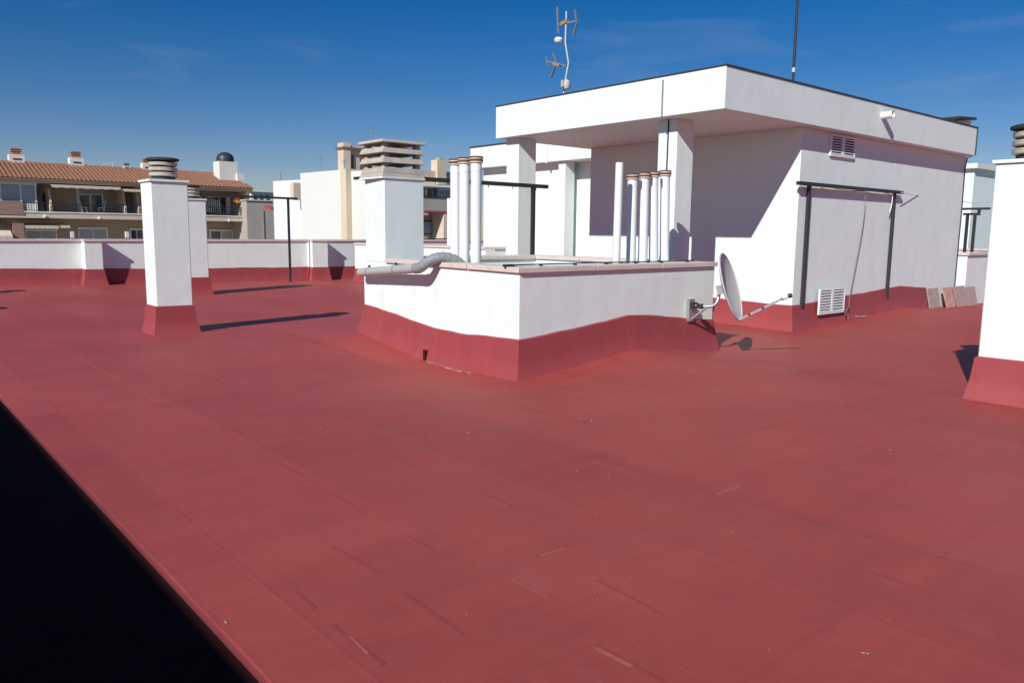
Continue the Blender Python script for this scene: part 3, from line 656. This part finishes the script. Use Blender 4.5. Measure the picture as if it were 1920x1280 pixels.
# ------------------------------------------------------------------ right end: parapet return, paving tiles, far frame
pe = thing('parapet_wall', (21.5, 6.9, 0), 'short white parapet return beyond the leaning paving tiles', 'parapet')
MB().box(19.5, 26.8, 6.845, 7.13, -.3, 1.19).build('wall', WHITE, pe, bevel=.006)
capstones(pe, (19.46, 6.845), (26.8, 6.845), 1.19, 1.25, .04, .33, 1.2)
pe2 = thing('parapet_wall', (26.8, 3, 0), 'white parapet along the roof edge behind the cut-off chimney stack', 'parapet')
MB().box(26.8, 27.05, -8, 23.75, -3, 1.19).build('wall', WHITE, pe2)
capstones(pe2, (26.8, 23.7), (26.8, -8), 1.19, 1.25, .04, .29, 1.2)
for k, (xa, xb, ln_, hh, yb, mm_, l) in enumerate((
        (17.46, 18.02, .00, .42, 6.79, TILEG, 'brown paving tile leaning upright at the end of the red skirting'),
        (18.04, 18.62, -.10, .43, 6.70, TILEP, 'salmon paving tile tilted against the wall between two brown ones'),
        (18.50, 19.10, -.16, .44, 6.66, TILEG, 'brown paving tile with pale wedge, leaning over its neighbour'),
        (18.86, 19.36, -.10, .45, 6.74, TILEP, 'salmon paving tile tucked behind the brown wedge-marked one'),
        (19.12, 19.85, -.03, .42, 6.69, TILEG, 'brown paving tile leaning at the far end of the row'))):
    z = fl((xa+xb)/2, yb)+.002; th = .022; yt = yb+.09
    MB().hexa([(xa-ln_, yb-th, z), (xb-ln_, yb-th, z), (xb-ln_, yb, z), (xa-ln_, yb, z)], [(xa, yt-th, z+hh), (xb, yt-th, z+hh), (xb, yt, z+hh), (xa, yt, z+hh)]).build('paving_tile', mm_, bevel=.003, label=l, category='paving tile', group='paving tiles leaning on the wall')
f3 = thing('clothesline_support', (22, 7.6, 1.25), 'small black steel frame of two posts beyond the parapet return', 'clothesline frame')
X3 = 22.0; MB().box(X3-.03, X3+.03, 7.30, 7.95, 2.29, 2.345).build('beam', BLACK, f3)
MB().box(X3-.5, X3-.44, 7.36, 7.74, 2.145, 2.20).build('beam', BLACK, f3)
for y in (7.64, 7.47): MB().box(X3-.5, X3-.44, y-.03, y+.03, 0, 2.145).build('post', BLACK, f3)
MB().box(X3-.44, X3+.0, 7.52, 7.57, 2.15, 2.195).build('tie', BLACK, f3)
MB().box(X3-.03, X3+.03, 7.52, 7.58, 2.196, 2.29).build('upright', BLACK, f3)

# ------------------------------------------------------------------ unseen tower beside the camera, added to cast shade over the dark strip
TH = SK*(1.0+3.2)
tw = thing('added_shade_tower', (-4.6, 1.5, 0), 'unseen white tower added to shade the painted dark strip', 'tower')
MB().box(-6, -3.2, -6, 9.3, -.2, TH-.05).build('wall', WHITE, tw)  # body of the added shade tower
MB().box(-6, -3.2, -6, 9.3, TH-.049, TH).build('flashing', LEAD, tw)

# ------------------------------------------------------------------ apartment block with the tiled roof
YB = 68.0
ab = thing('apartment_block', (15, YB, -18), 'beige apartment block with terracotta tiled roof and recessed balconies', 'building')
def bx(x, y=390, Y=YB): return aty(x, y, Y).x
def bz(x, y, Y=YB): return aty(x, y, Y).z
def pbox(name, m_, x0, y0, x1, y1, Y, dep, parent=None, **kw):
    a = aty(x0, (y0+y1)/2, Y); b = aty(x1, (y0+y1)/2, Y); xm = (x0+x1)/2
    return MB().box(a.x, b.x, Y, Y+dep, bz(xm, y1, Y), bz(xm, y0, Y)).build(name, m_, parent or ab, **kw)
XL, XR = -6.0, bx(465)
ZE = bz(230, 342.5, 67.5); zs1 = bz(250, 401, YB); zs0 = bz(250, 412, YB)
MB().box(XL, XR, 70.0, 80, -18, ZE-.05).build('wall', CREAMSHADE, ab)
MB().box(XL, XR-.0, YB-.5, 70.0-.002, zs0, zs1).build('balcony_slab', CREAM, ab)
MB().box(XL, XR+.02, YB-.55, YB-.502, zs1-.08, zs1+.02).build('slab_edge', CREAMW, ab)
MB().box(XL, XR+.2, 67.35, 69.998, ZE-.28, ZE-.03).build('eave', CREAM, ab)
MB().box(XL, XR, YB-.5, 69.998, zs0-3.1, zs0-2.8).build('balcony_slab', CREAM, ab)
MB().box(XR-.25, XR, YB-.3, 70, zs1, ZE-.29).build('end_wall', CREAM, ab)
# roof
YE, YR = 67.15, 71.35; zr = 1.6+.0692*YR; zE2 = ZE-.02; slope = (zr-zE2)/(YR-YE)
rfm = MB().hexa([(XL, YE, zE2-.06), (XR+.25, YE, zE2-.06), (XR-.8, YR, zr-.1), (XL, YR, zr-.1)], [(XL, YE, zE2), (XR+.25, YE, zE2), (XR-.8, YR, zr-.04), (XL, YR, zr-.04)])
rfo = rfm.build('roof', TERRA, ab)
MB().hexa([(XL, YR, zr-.1), (XR-.8, YR, zr-.1), (XR-.8, 80, ZE), (XL, 80, ZE)], [(XL, YR, zr-.04), (XR-.8, YR, zr-.04), (XR-.8, 80, ZE+.05), (XL, 80, ZE+.05)]).build('rear_roof', TERRA, ab)
mb = MB(); pit = .30; rows = 10
for i in range(int((XR+.2-XL)/pit)):
    x = XL+.12+i*pit
    for j in range(rows):
        t0, t1 = j/rows, (j+1)/rows+.015
        y0, y1 = YE+(YR-YE)*t0-.03, YE+(YR-YE)*min(t1, 1)
        if x > XR+.2-1.05*t0: continue
        z0 = zE2+slope*(y0-YE)+.035+random.uniform(0, .012); z1 = zE2+slope*(y1-YE)+.0
        V = []
        for (yy, zz, rr) in ((y0, z0+.03, .115), (y1, z1, .09)):
            V += [(x+rr*math.cos(math.pi*k/5), yy, zz+rr*.85*math.sin(math.pi*k/5)) for k in range(6)]
        mb.add(V, [(k, k+1, k+7, k+6) for k in range(5)]+[(5, 4, 3, 2, 1, 0)], True)
mb.build('roof_tiles', TERRA, rfo, kind='stuff')
MB().tube([(XL, YR, zr), (XR-.8, YR, zr)], .13, 8).build('ridge', TERRA, rfo)
def rchim(x0, x1, yt, yc, yb, Y, dome=False):
    a, b = aty(x0, yb, Y), aty(x1, yb, Y); zt_ = bz((x0+x1)/2, yt, Y); zc_ = bz((x0+x1)/2, yc, Y); w = b.x-a.x; xm = (a.x+b.x)/2
    o = MB().box(a.x, b.x, Y, Y+w*.8, a.z-1.2, zc_).build('chimney', CREAMW, ab)
    h = zt_-zc_
    MB().box(xm-w*.3, xm+w*.3, Y+w*.1, Y+w*.7, zc_, zc_+h*.35).box(xm-w*.36, xm+w*.36, Y+w*.06, Y+w*.76, zc_+h*.5, zc_+h*.68).box(xm-w*.36, xm+w*.36, Y+w*.06, Y+w*.76, zc_+h*.8, zt_).box(xm-w*.25, xm+w*.25, Y+w*.15, Y+w*.65, zc_+h*.35, zc_+h*.8).build('chimney_pot', TERRA, o)
    MB().box(xm-w*.28, xm+w*.28, Y-.03, Y-.002, (a.z+zc_)/2-.05, (a.z+zc_)/2+.06).build('vent_slot', DARKCONC, o)
for a in ((18,47,278,290,306),(132,158,284,296,313),(232,246,306,312,318),(268,288,298,306,322)): rchim(*a, 71.2)
a, b = aty(412, 330, 69.2), aty(446, 330, 69.2); zt_ = bz(428, 303, 69.2); zd = bz(428, 284, 69.2); xm = (a.x+b.x)/2; w = b.x-a.x
dt = MB().box(a.x, b.x, 69.2, 69.2+w*.9, a.z-1, zt_).build('stair_turret', CREAMW, ab)
MB().lathe((xm, 69.2+w*.45, zt_), [(w*.47, 0), (w*.47, (zd-zt_)*.45), (w*.38, (zd-zt_)*.72), (w*.2, (zd-zt_)*.92), (0, zd-zt_)], 10, False).build('dome', SLATE, dt)
pbox('turret_block', CREAMW, 445, 326, 458, 352, 69.0, 1.2)
MB().bar(aty(193, 313, 71.3), aty(193, 309, 71.3), .04).bar(aty(193, 309, 71.3), aty(211, 305, 71.3), .04).bar(aty(211, 305, 71.3), aty(212, 315, 71.3), .04).build('roof_antenna', WHITE_CLEAN, ab)
# upper floor
pbox('brick_panel', BRICK, -70, 375.5, 44, 401, YB-.56, .2)
en = pbox('glazed_enclosure', BLIND, -70, 346, 66, 378, YB+.1, .1)
for x in (-30, 0, 38, 66): pbox('frame_post', WHITE_CLEAN, x, 344, x+3.2, 398, YB+.02, .07, en)
pbox('frame_rail', WHITE_CLEAN, -70, 340, 69, 345, YB+.01, .08, en)
pbox('enclosure_panel', CREAMW, 40, 374, 70, 398, YB+.14, .08)
for x0, x1, yt in ((82, 97, 346), (228, 236, 352), (258, 262, 356), (376, 384, 366)):
    a, b = bx(x1-3.5), bx(x1); z0, z1 = zs1, bz(x0, yt)
    MB().hexa([(a, YB-.35, z0), (b, YB-.35, z0), (b, 69.99, z0), (a, 69.99, z0)], [(a, YB+.25, z1-.3), (b, YB+.25, z1-.3), (b, 69.99, ZE-.29), (a, 69.99, ZE-.29)]).build('partition', CREAM, ab)
pbox('door', GLASS, 73, 362, 90, 398, 69.4, .1)
w_ = pbox('window', WHITE_CLEAN, 144, 352, 194, 399, 69.9, .09)
for x0, x1 in ((150, 168), (172, 191)): pbox('pane', GLASS, x0, 366, x1, 398, 69.88, .015, w_)
pbox('roller_box', BLIND, 148, 355, 192, 364, 69.87, .02, w_)
w_ = pbox('window', BLIND, 240, 365, 262, 399, 69.9, .09)
w_ = pbox('window', WHITE_CLEAN, 385, 366, 432, 403, 69.9, .09)
for x0, x1 in ((387, 395), (397, 411), (413, 424)): pbox('pane', GLASS, x0, 370, x1, 402, 69.88, .015, w_)
gr_ = MB()
for k in range(9):
    x = bx(392+k*4); gr_.box(x-.05, x+.05, 69.5, 69.54, bz(400, 398, 69.5), bz(400, 374, 69.5))
gr_.build('window_grille', WHITE_CLEAN, ab)
def awning(x0, x1, y0, Y0, Y1, dz, m_=AWN, drop=.12):
    a, b = aty(x0, y0, Y0), aty(x1, y0, Y0); z = bz((x0+x1)/2, y0, Y0)
    o = MB().hexa([(a.x, Y0, z), (b.x, Y0, z), (b.x, Y1, z+dz), (a.x, Y1, z+dz)], [(a.x, Y0, z+.05), (b.x, Y0, z+.05), (b.x, Y1, z+dz+.05), (a.x, Y1, z+dz+.05)]).build('awning', m_, ab)
    n = 14; V = [(a.x+(b.x-a.x)*k/n, Y0-.02, z+.03) for k in range(n+1)]+[(a.x+(b.x-a.x)*k/n, Y0-.03+.02*(k % 2), z-drop-.05*(k % 2)) for k in range(n+1)]
    MB().add(V, [(k, k+1, k+n+2, k+n+1) for k in range(n)]).build('valance', m_, o)
awning(96, 226, 350, 67.2, 69.8, .35); awning(227, 263, 356, 67.3, 69.8, .3)
def railing(x0, x1, yt, Y):
    a, b = bx(x0, 390, Y), bx(x1, 390, Y); zt_ = bz((x0+x1)/2, yt, Y); mb = MB().box(a, b, Y, Y+.05, zt_-.06, zt_).box(a, b, Y+.01, Y+.04, zs1+.08, zs1+.12)
    n = int((b-a)/.16)
    for k in range(n+1):
        x = a+(b-a)*k/n; mb.box(x-.014, x+.014, Y+.012, Y+.038, zs1+.12, zt_-.06)
    mb.build('railing', BLACK, ab)
railing(-70, 236, 380, YB-.4); railing(238, 266, 385, YB-.4); railing(376, 464, 388, YB-.4)
for (x, y) in ((85, 406), (187, 409.5), (430, 414)):
    q = aty(x, y, YB-.6); MB().lathe((q.x, YB-.58, q.z-.07), [(0, 0), (.1, .0), (.14, .1), (.05, .17), (0, .17)], 10).build('wall_lamp', WHITE_CLEAN, ab)
# lower floor
pbox('brick_pier', BRICK, 25, 418, 46, 460, YB-.3, 1)
for x0, x1, yt, gl in ((147, 203, 426, BLIND), (244, 270, 428, GLASS), (393, 438, 430, BLIND), (48, 108, 430, BLIND)):
    w_ = pbox('window', WHITE_CLEAN, x0, yt, x1, 462, 69.9, .09); xm = (x0+x1)/2
    pbox('pane', gl, x0+3, yt+4, xm-1, 461, 69.88, .015, w_); pbox('pane', GLASS if gl is GLASS else BLIND, xm+1, yt+4, x1-3, 461, 69.88, .015, w_)
pbox('pane', GLASS, 397, 434, 413, 461, 69.86, .015)
ac = pbox('air_conditioner', BLIND, 441, 426, 453, 440, 69.5, .4)
pbox('fan_grille', DARKCONC, 442.5, 427.5, 449, 438, 69.47, .028, ac)
awning(47, 110, 425, 67.6, 69.8, .25); awning(112, 131, 424, 67.7, 69.8, .2); awning(-60, 24, 443, 67.2, 69.9, 1.2, AWN)
for x in (133, 236): pbox('screen', CREAMW, x, 434, x+6, 446, YB-.3, .3)
# balcony things
pl = thing('potted_plant', (bx(455), YB-.1, zs1), 'leafy potted plant at the end of the far balcony', 'plant')
mb = MB(); random.seed(3)
for k in range(160):
    c_ = Vector((bx(455)+random.gauss(0, .28), YB+.0+random.gauss(0, .15), zs1+.55+random.gauss(0, .3))); n_ = Vector((random.gauss(0, 1), random.gauss(0, 1), random.gauss(0, 1))).normalized()
    t_ = n_.orthogonal().normalized()*.09; b_ = n_.cross(t_)*.6; mb.add([c_-t_, c_+b_, c_+t_, c_-b_], [(0, 1, 2, 3)])
mb.build('foliage', LEAF, pl); MB().lathe((bx(455), YB, zs1), [(0, 0), (.15, 0), (.2, .3), (0, .28)], 12).build('pot', TERRA, pl)
fg = thing('flag', (bx(443), YB-.2, bz(443, 366)), 'red and yellow cloth hung out on the far balcony', 'flag')
for k, mm_ in enumerate((ORANGE, YELLOW, ORANGE)):
    a, b = aty(437+k*4.5, 364+k*2, YB-.3), aty(441.5+k*4.5, 379+k, YB-.3); V = []
    for j in range(5): V += [(a.x, a.y+.03*math.sin(j*2+k), a.z+(b.z-a.z)*j/4), (b.x, a.y+.03*math.sin(j*2+k+1), a.z+(b.z-a.z)*j/4)]
    MB().add(V, [(2*j, 2*j+1, 2*j+3, 2*j+2) for j in range(4)], True).build('stripe', mm_, fg)
for x, l in ((158, 'white plastic chair by the dark window on the far balcony'), (190, 'white plastic chair near the partition on the far balcony')):
    q = aty(x, 397, 68.6); t = thing('chair', (q.x, 68.6, zs1), l, 'chair', 'balcony chairs'); X, Y, Z = q.x, 68.6, zs1
    s_ = 1 if x > 170 else -1
    MB().box(X-.22, X+.22, Y-.22, Y+.22, Z+.40, Z+.45).build('seat', WHITE_CLEAN, t)
    MB().hexa([(X+s_*.2-.02, Y-.2, Z+.45), (X+s_*.2+.02, Y-.2, Z+.45), (X+s_*.2+.02, Y+.2, Z+.45), (X+s_*.2-.02, Y+.2, Z+.45)], [(X+s_*.32-.02, Y-.2, Z+.95), (X+s_*.32+.02, Y-.2, Z+.95), (X+s_*.32+.02, Y+.2, Z+.95), (X+s_*.32-.02, Y+.2, Z+.95)]).build('backrest', WHITE_CLEAN, t)
    for i in (-1, 1):
        for j in (-1, 1): MB().bar((X+i*.18, Y+j*.18, Z), (X+i*.18, Y+j*.18, Z+.4), .04).build('leg', WHITE_CLEAN, t)

# ------------------------------------------------------------------ other far buildings
def bld(name, loc, label): return thing(name, loc, label, 'building')
g1 = bld('grey_building', (27, 66, -18), 'plain grey rendered building end beside the tiled apartment block')
a, b = aty(462, 377, 66.5), aty(512, 377, 66.5)
MB().box(a.x, b.x, 66.5, 78, -18, aty(490, 377, 66.5).z).build('wall', GREYR, g1)
MB().box(a.x-.1, b.x+.05, 66.4, 78.1, aty(490, 377, 66.5).z, aty(490, 375.5, 66.5).z+.02).build('coping', CREAM, g1)
q = aty(494, 410, 66.5); MB().box(q.x-.03, q.x+.03, 66.44, 66.5, q.z-3, q.z+.7).build('pipe', GALV, g1)
a, b = aty(452, 350, 69), aty(468, 372, 69); MB().box(a.x, b.x, 69, 74, b.z-3, a.z).build('orange_tower', ORANGE, g1)
MB().box(a.x+.25, b.x-.15, 68.95, 68.999, (a.z+b.z)/2, a.z-.25).build('opening', DARKCONC, g1)
g2 = bld('white_building', (36, 95, -18), 'small distant white flats peeping over the grey building end')
a, b = aty(470, 358, 95), aty(520, 358, 95)
MB().box(a.x, b.x, 95, 106, -18, a.z-.1).build('wall', WHITE, g2)
MB().box(a.x-.3, b.x, 94.6, 106, a.z-.1, a.z+.25).build('cornice', CREAMW, g2)
for x in (476, 487, 499):
    p_, q_ = aty(x, 366, 94.9), aty(x+6, 374, 94.9); MB().box(p_.x, q_.x, 94.93, 94.998, q_.z, p_.z).build('window', GLASS, g2)
p_, q_ = aty(504, 385, 64), aty(517, 394, 64)
ra = thing('awning', (p_.x, 64, q_.z), 'small red awning on the white block beside the grey building', 'awning')
MB().hexa([(p_.x, 63.6, q_.z), (q_.x, 63.6, q_.z), (q_.x, 65, q_.z+.1), (p_.x, 65, q_.z+.1)], [(p_.x, 63.6, q_.z+.1), (q_.x, 63.6, q_.z+.1), (q_.x, 65, p_.z), (p_.x, 65, p_.z)]).build('canvas', REDAWN, ra)
# white block, -X face towards the camera
def face_block(name, material, pa, pb, z, depth, parent, zb=-18):
    A, B = atz(*pa, z), atz(*pb, z); d = Vector((B.x-A.x, B.y-A.y, 0)).normalized(); n_ = Vector((-d.y, d.x, 0))
    if n_.x < 0: n_ = -n_
    c_ = [A, B, B+n_*depth, A+n_*depth]
    return MB().hexa([(p.x, p.y, zb) for p in c_], [(p.x, p.y, z) for p in c_]).build(name, material, parent), A, B, d, n_
g3 = bld('white_block', (23.8, 52, -18), 'bright white windowless block beside the big cream wall')
o_, A, B, d, n_ = face_block('wall', WHITE, (512, 340), (566, 337), 5.0, 6, g3)
MB().box(B.x-.9, B.x-.3, B.y-.6, B.y-.1, 3.6, 4.75).build('chimney', CREAM, g3)
MB().box(A.x+.3, A.x+.34, A.y-.6, A.y-.56, 5, 5.6).build('antenna', GALV, g3)
g4 = bld('cream_building', (22, 42, -18), 'big blank cream wall with a beige tower and brown openings on top')
o_, A, B, d, n_ = face_block('wall', CREAMW, (563, 325), (645, 318), 5.0, 1.8, g4)
ZB4 = 5.0
C2 = B+d*4.2
c_ = [B+n_*.25, C2+n_*.25, C2+n_*1.8, B+n_*1.8]
MB().hexa([(p.x, p.y, -18) for p in c_], [(p.x, p.y, ZB4-.1) for p in c_]).build('wall', CREAMW, g4)
c_ = [B-n_*.12-d*.2, B-n_*.12+d*.35, B+n_*.6+d*.35, B+n_*.6-d*.2]
MB().hexa([(p.x, p.y, -18) for p in c_], [(p.x, p.y, ZB4+.03) for p in c_]).build('pilaster', CREAM, g4)
c_ = [B+n_*.2+d*.6, C2+n_*.2, C2+n_*.26, B+n_*.26+d*.6]
MB().hexa([(p.x, p.y, 4.45) for p in c_], [(p.x, p.y, 4.58) for p in c_]).build('slot_window', BLACK, g4)
# tower on it
a, b = aty(645, 318, 42.5), aty(720, 318, 42.5); zt_ = aty(670, 274, 42.5).z
tw_ = MB().box(a.x, b.x, 42.5, 43.1, 3, zt_).build('tower', BEIGE, g4)
MB().box(a.x-.12, a.x+.35, 42.3, 43, 3, zt_+.12).build('tower_pier', BEIGE, tw_)
MB().box(a.x-.2, b.x+.1, 42.25, 43.2, zt_-.25, zt_-.13).build('cornice', BROWNP, tw_)
for x0, x1 in ((654, 663), (674, 684)):
    p_, q_ = aty(x0, 290, 42.5), aty(x1, 317, 42.5); xm = (p_.x+q_.x)/2; w = (q_.x-p_.x)/2
    arch = [(xm+w*math.cos(math.pi*k/8), p_.z-w+w*math.sin(math.pi*k/8)) for k in range(9)] if x0 > 670 else [(q_.x, p_.z), (p_.x, p_.z)]
    pr = [(p_.x, q_.z), (q_.x, q_.z)]+arch
    MB().hexa([(x, 42.46, z) for x, z in pr], [(x, 42.498, z) for x, z in pr]).build('opening', BROWNP, tw_)
an = thing('far_antenna', (0, 0, 0), 'thin antenna mast standing up behind the beige tower', 'antenna')
p_ = aty(697, 275, 42.8); an.location = (p_.x, 42.8, zt_)
MB().tube([(p_.x, 42.8, zt_-.05), (p_.x, 42.8, aty(697, 236, 42.8).z)], .03, 8).build('mast', GALV, an)
for y in (240, 250): q = aty(697, y, 42.8); MB().bar((q.x-.22, 42.8, q.z), (q.x+.22, 42.8, q.z), .03).build('element', GALV, an)
for x, yb, yt, l in ((580, 324, 288, 'faint thin antenna on the blank cream wall'), (623, 320, 298, 'short stubby antenna on the cream wall top')):
    q = atz(x, yb, 5.0); d2 = q+n_*.8; t_ = thing('far_antenna', (d2.x, d2.y, 5.0), l, 'antenna')
    h = (yb-yt)/FPX*((d2-EYE).dot(fw)); MB().tube([(d2.x, d2.y, 4.99), (d2.x, d2.y, 5.0+h)], .025, 8).build('mast', GALV, t_)
    for f in (.7, .9): MB().bar((d2.x-.15, d2.y, 5+h*f), (d2.x+.15, d2.y, 5+h*f), .025).build('element', GALV, t_)
# beige flats seen between the square chimney and the vent pipes
g6 = bld('beige_building', (34, 48, -18), 'beige flats with a balcony and brown blind seen past the square chimney')
Y6 = 48.0
def q6(name, m_, x0, y0, x1, y1, Y, dep, par=None): return pbox(name, m_, x0, y0, x1, y1, Y, dep, par or g6)
q6('wall', BEIGE, 770, 346, 846, 900, Y6+1.6, 8)
q6('roof_parapet', BEIGE, 770, 320, 846, 346, Y6+.2, 6)
c6 = q6('chimney', CREAM, 820, 300, 837, 346, Y6, .8); q6('chimney_pot', GREYR, 824, 296, 834, 300, Y6+.1, .5, c6)
q6('cornice', WHITE, 770, 346, 848, 350, Y6-.1, 1.5)
w6 = q6('window', WHITE_CLEAN, 798, 352, 846, 371, Y6+1.5, .09)
for x0, x1 in ((802, 810), (812, 820)): q6('pane', GLASS, x0, 354, x1, 370, Y6+1.47, .02, w6)
q6('roller_blind', BLIND, 822, 358, 845, 366, Y6+1.47, .02, w6)
q6('balcony_wall', GREYR, 770, 373, 842, 395, Y6, .3)
q6('handrail', BLACK, 770, 367, 846, 369.5, Y6, .06)
q6('brown_fascia', REDAWN, 770, 395.5, 838, 398.5, Y6-.05, 1.5)
w6 = q6('window', BROWNP, 790, 413, 814, 440, Y6+1.5, .09); q6('pane', BLIND, 793, 416, 810, 437, Y6+1.47, .02, w6)
q6('side_wall', CREAM, 832, 398.5, 846, 470, Y6, 1.6)
q6('balcony_rail', BLACK, 770, 447, 840, 449, Y6, .05)
# white buildings beyond the right end
g7 = bld('white_building', (33, 11.5, -18), 'white building corner with grey side beyond the rooftop room')
a, b = atx(1812, 317, 31), atx(1828, 317, 31)
MB().box(31, 37, b.y, b.y+6, -18, a.z).build('wall', WHITE, g7)
MB().box(30.8, 37, b.y-.15, b.y+6, a.z, a.z+.18).build('coping', CREAMW, g7)
g8 = bld('white_building', (45, 14, -18), 'farther white building with a shuttered window and roof plants')
zt_ = atx(1850, 356, 45).z; y8 = atx(1815, 356, 45).y
MB().box(45, 56, y8-12, y8+1.0, -18, zt_).build('wall', WHITE, g8)
p_, q_ = atx(1826, 432, 44.95), atx(1852, 456, 44.95)
w8 = MB().box(44.95, 44.999, q_.y, p_.y, q_.z, p_.z).build('window', CREAM, g8)
for k in range(6):
    z = q_.z+(p_.z-q_.z)*(k+.5)/6; MB().box(44.93, 44.949, q_.y+.05, p_.y-.05, z-.05, z+.03).build('shutter_slat', BEIGE, w8)
p_ = atx(1840, 428, 44.9); MB().box(44.7, 44.998, q_.y-.5, y8+1.0, p_.z, p_.z+.14).build('ledge', STONE, g8)
p_, q_ = atx(1840, 398, 44.9), atx(1852, 406, 44.9)
sp_ = atx(1859, 354, 47); rp_ = thing('roof_plant', (47, sp_.y, zt_), 'dark spiky plant on the distant white building roof', 'plant')
mb = MB()
for k in range(60):
    a = random.uniform(0, 6.28); l = random.uniform(.3, 1.0); c_ = Vector((47, sp_.y, zt_+.1)); t_ = c_+Vector((math.cos(a)*l*.5, math.sin(a)*l*.5, l*random.uniform(.4, .9)))
    mb.add([c_+Vector((.04, 0, 0)), c_-Vector((.04, 0, 0)), t_], [(0, 1, 2)])
mb.build('leaves', LEAF, rp_); MB().lathe((47, sp_.y, zt_), [(0, 0), (.22, 0), (.26, .25), (0, .22)], 10).build('pot', TERRA, rp_)
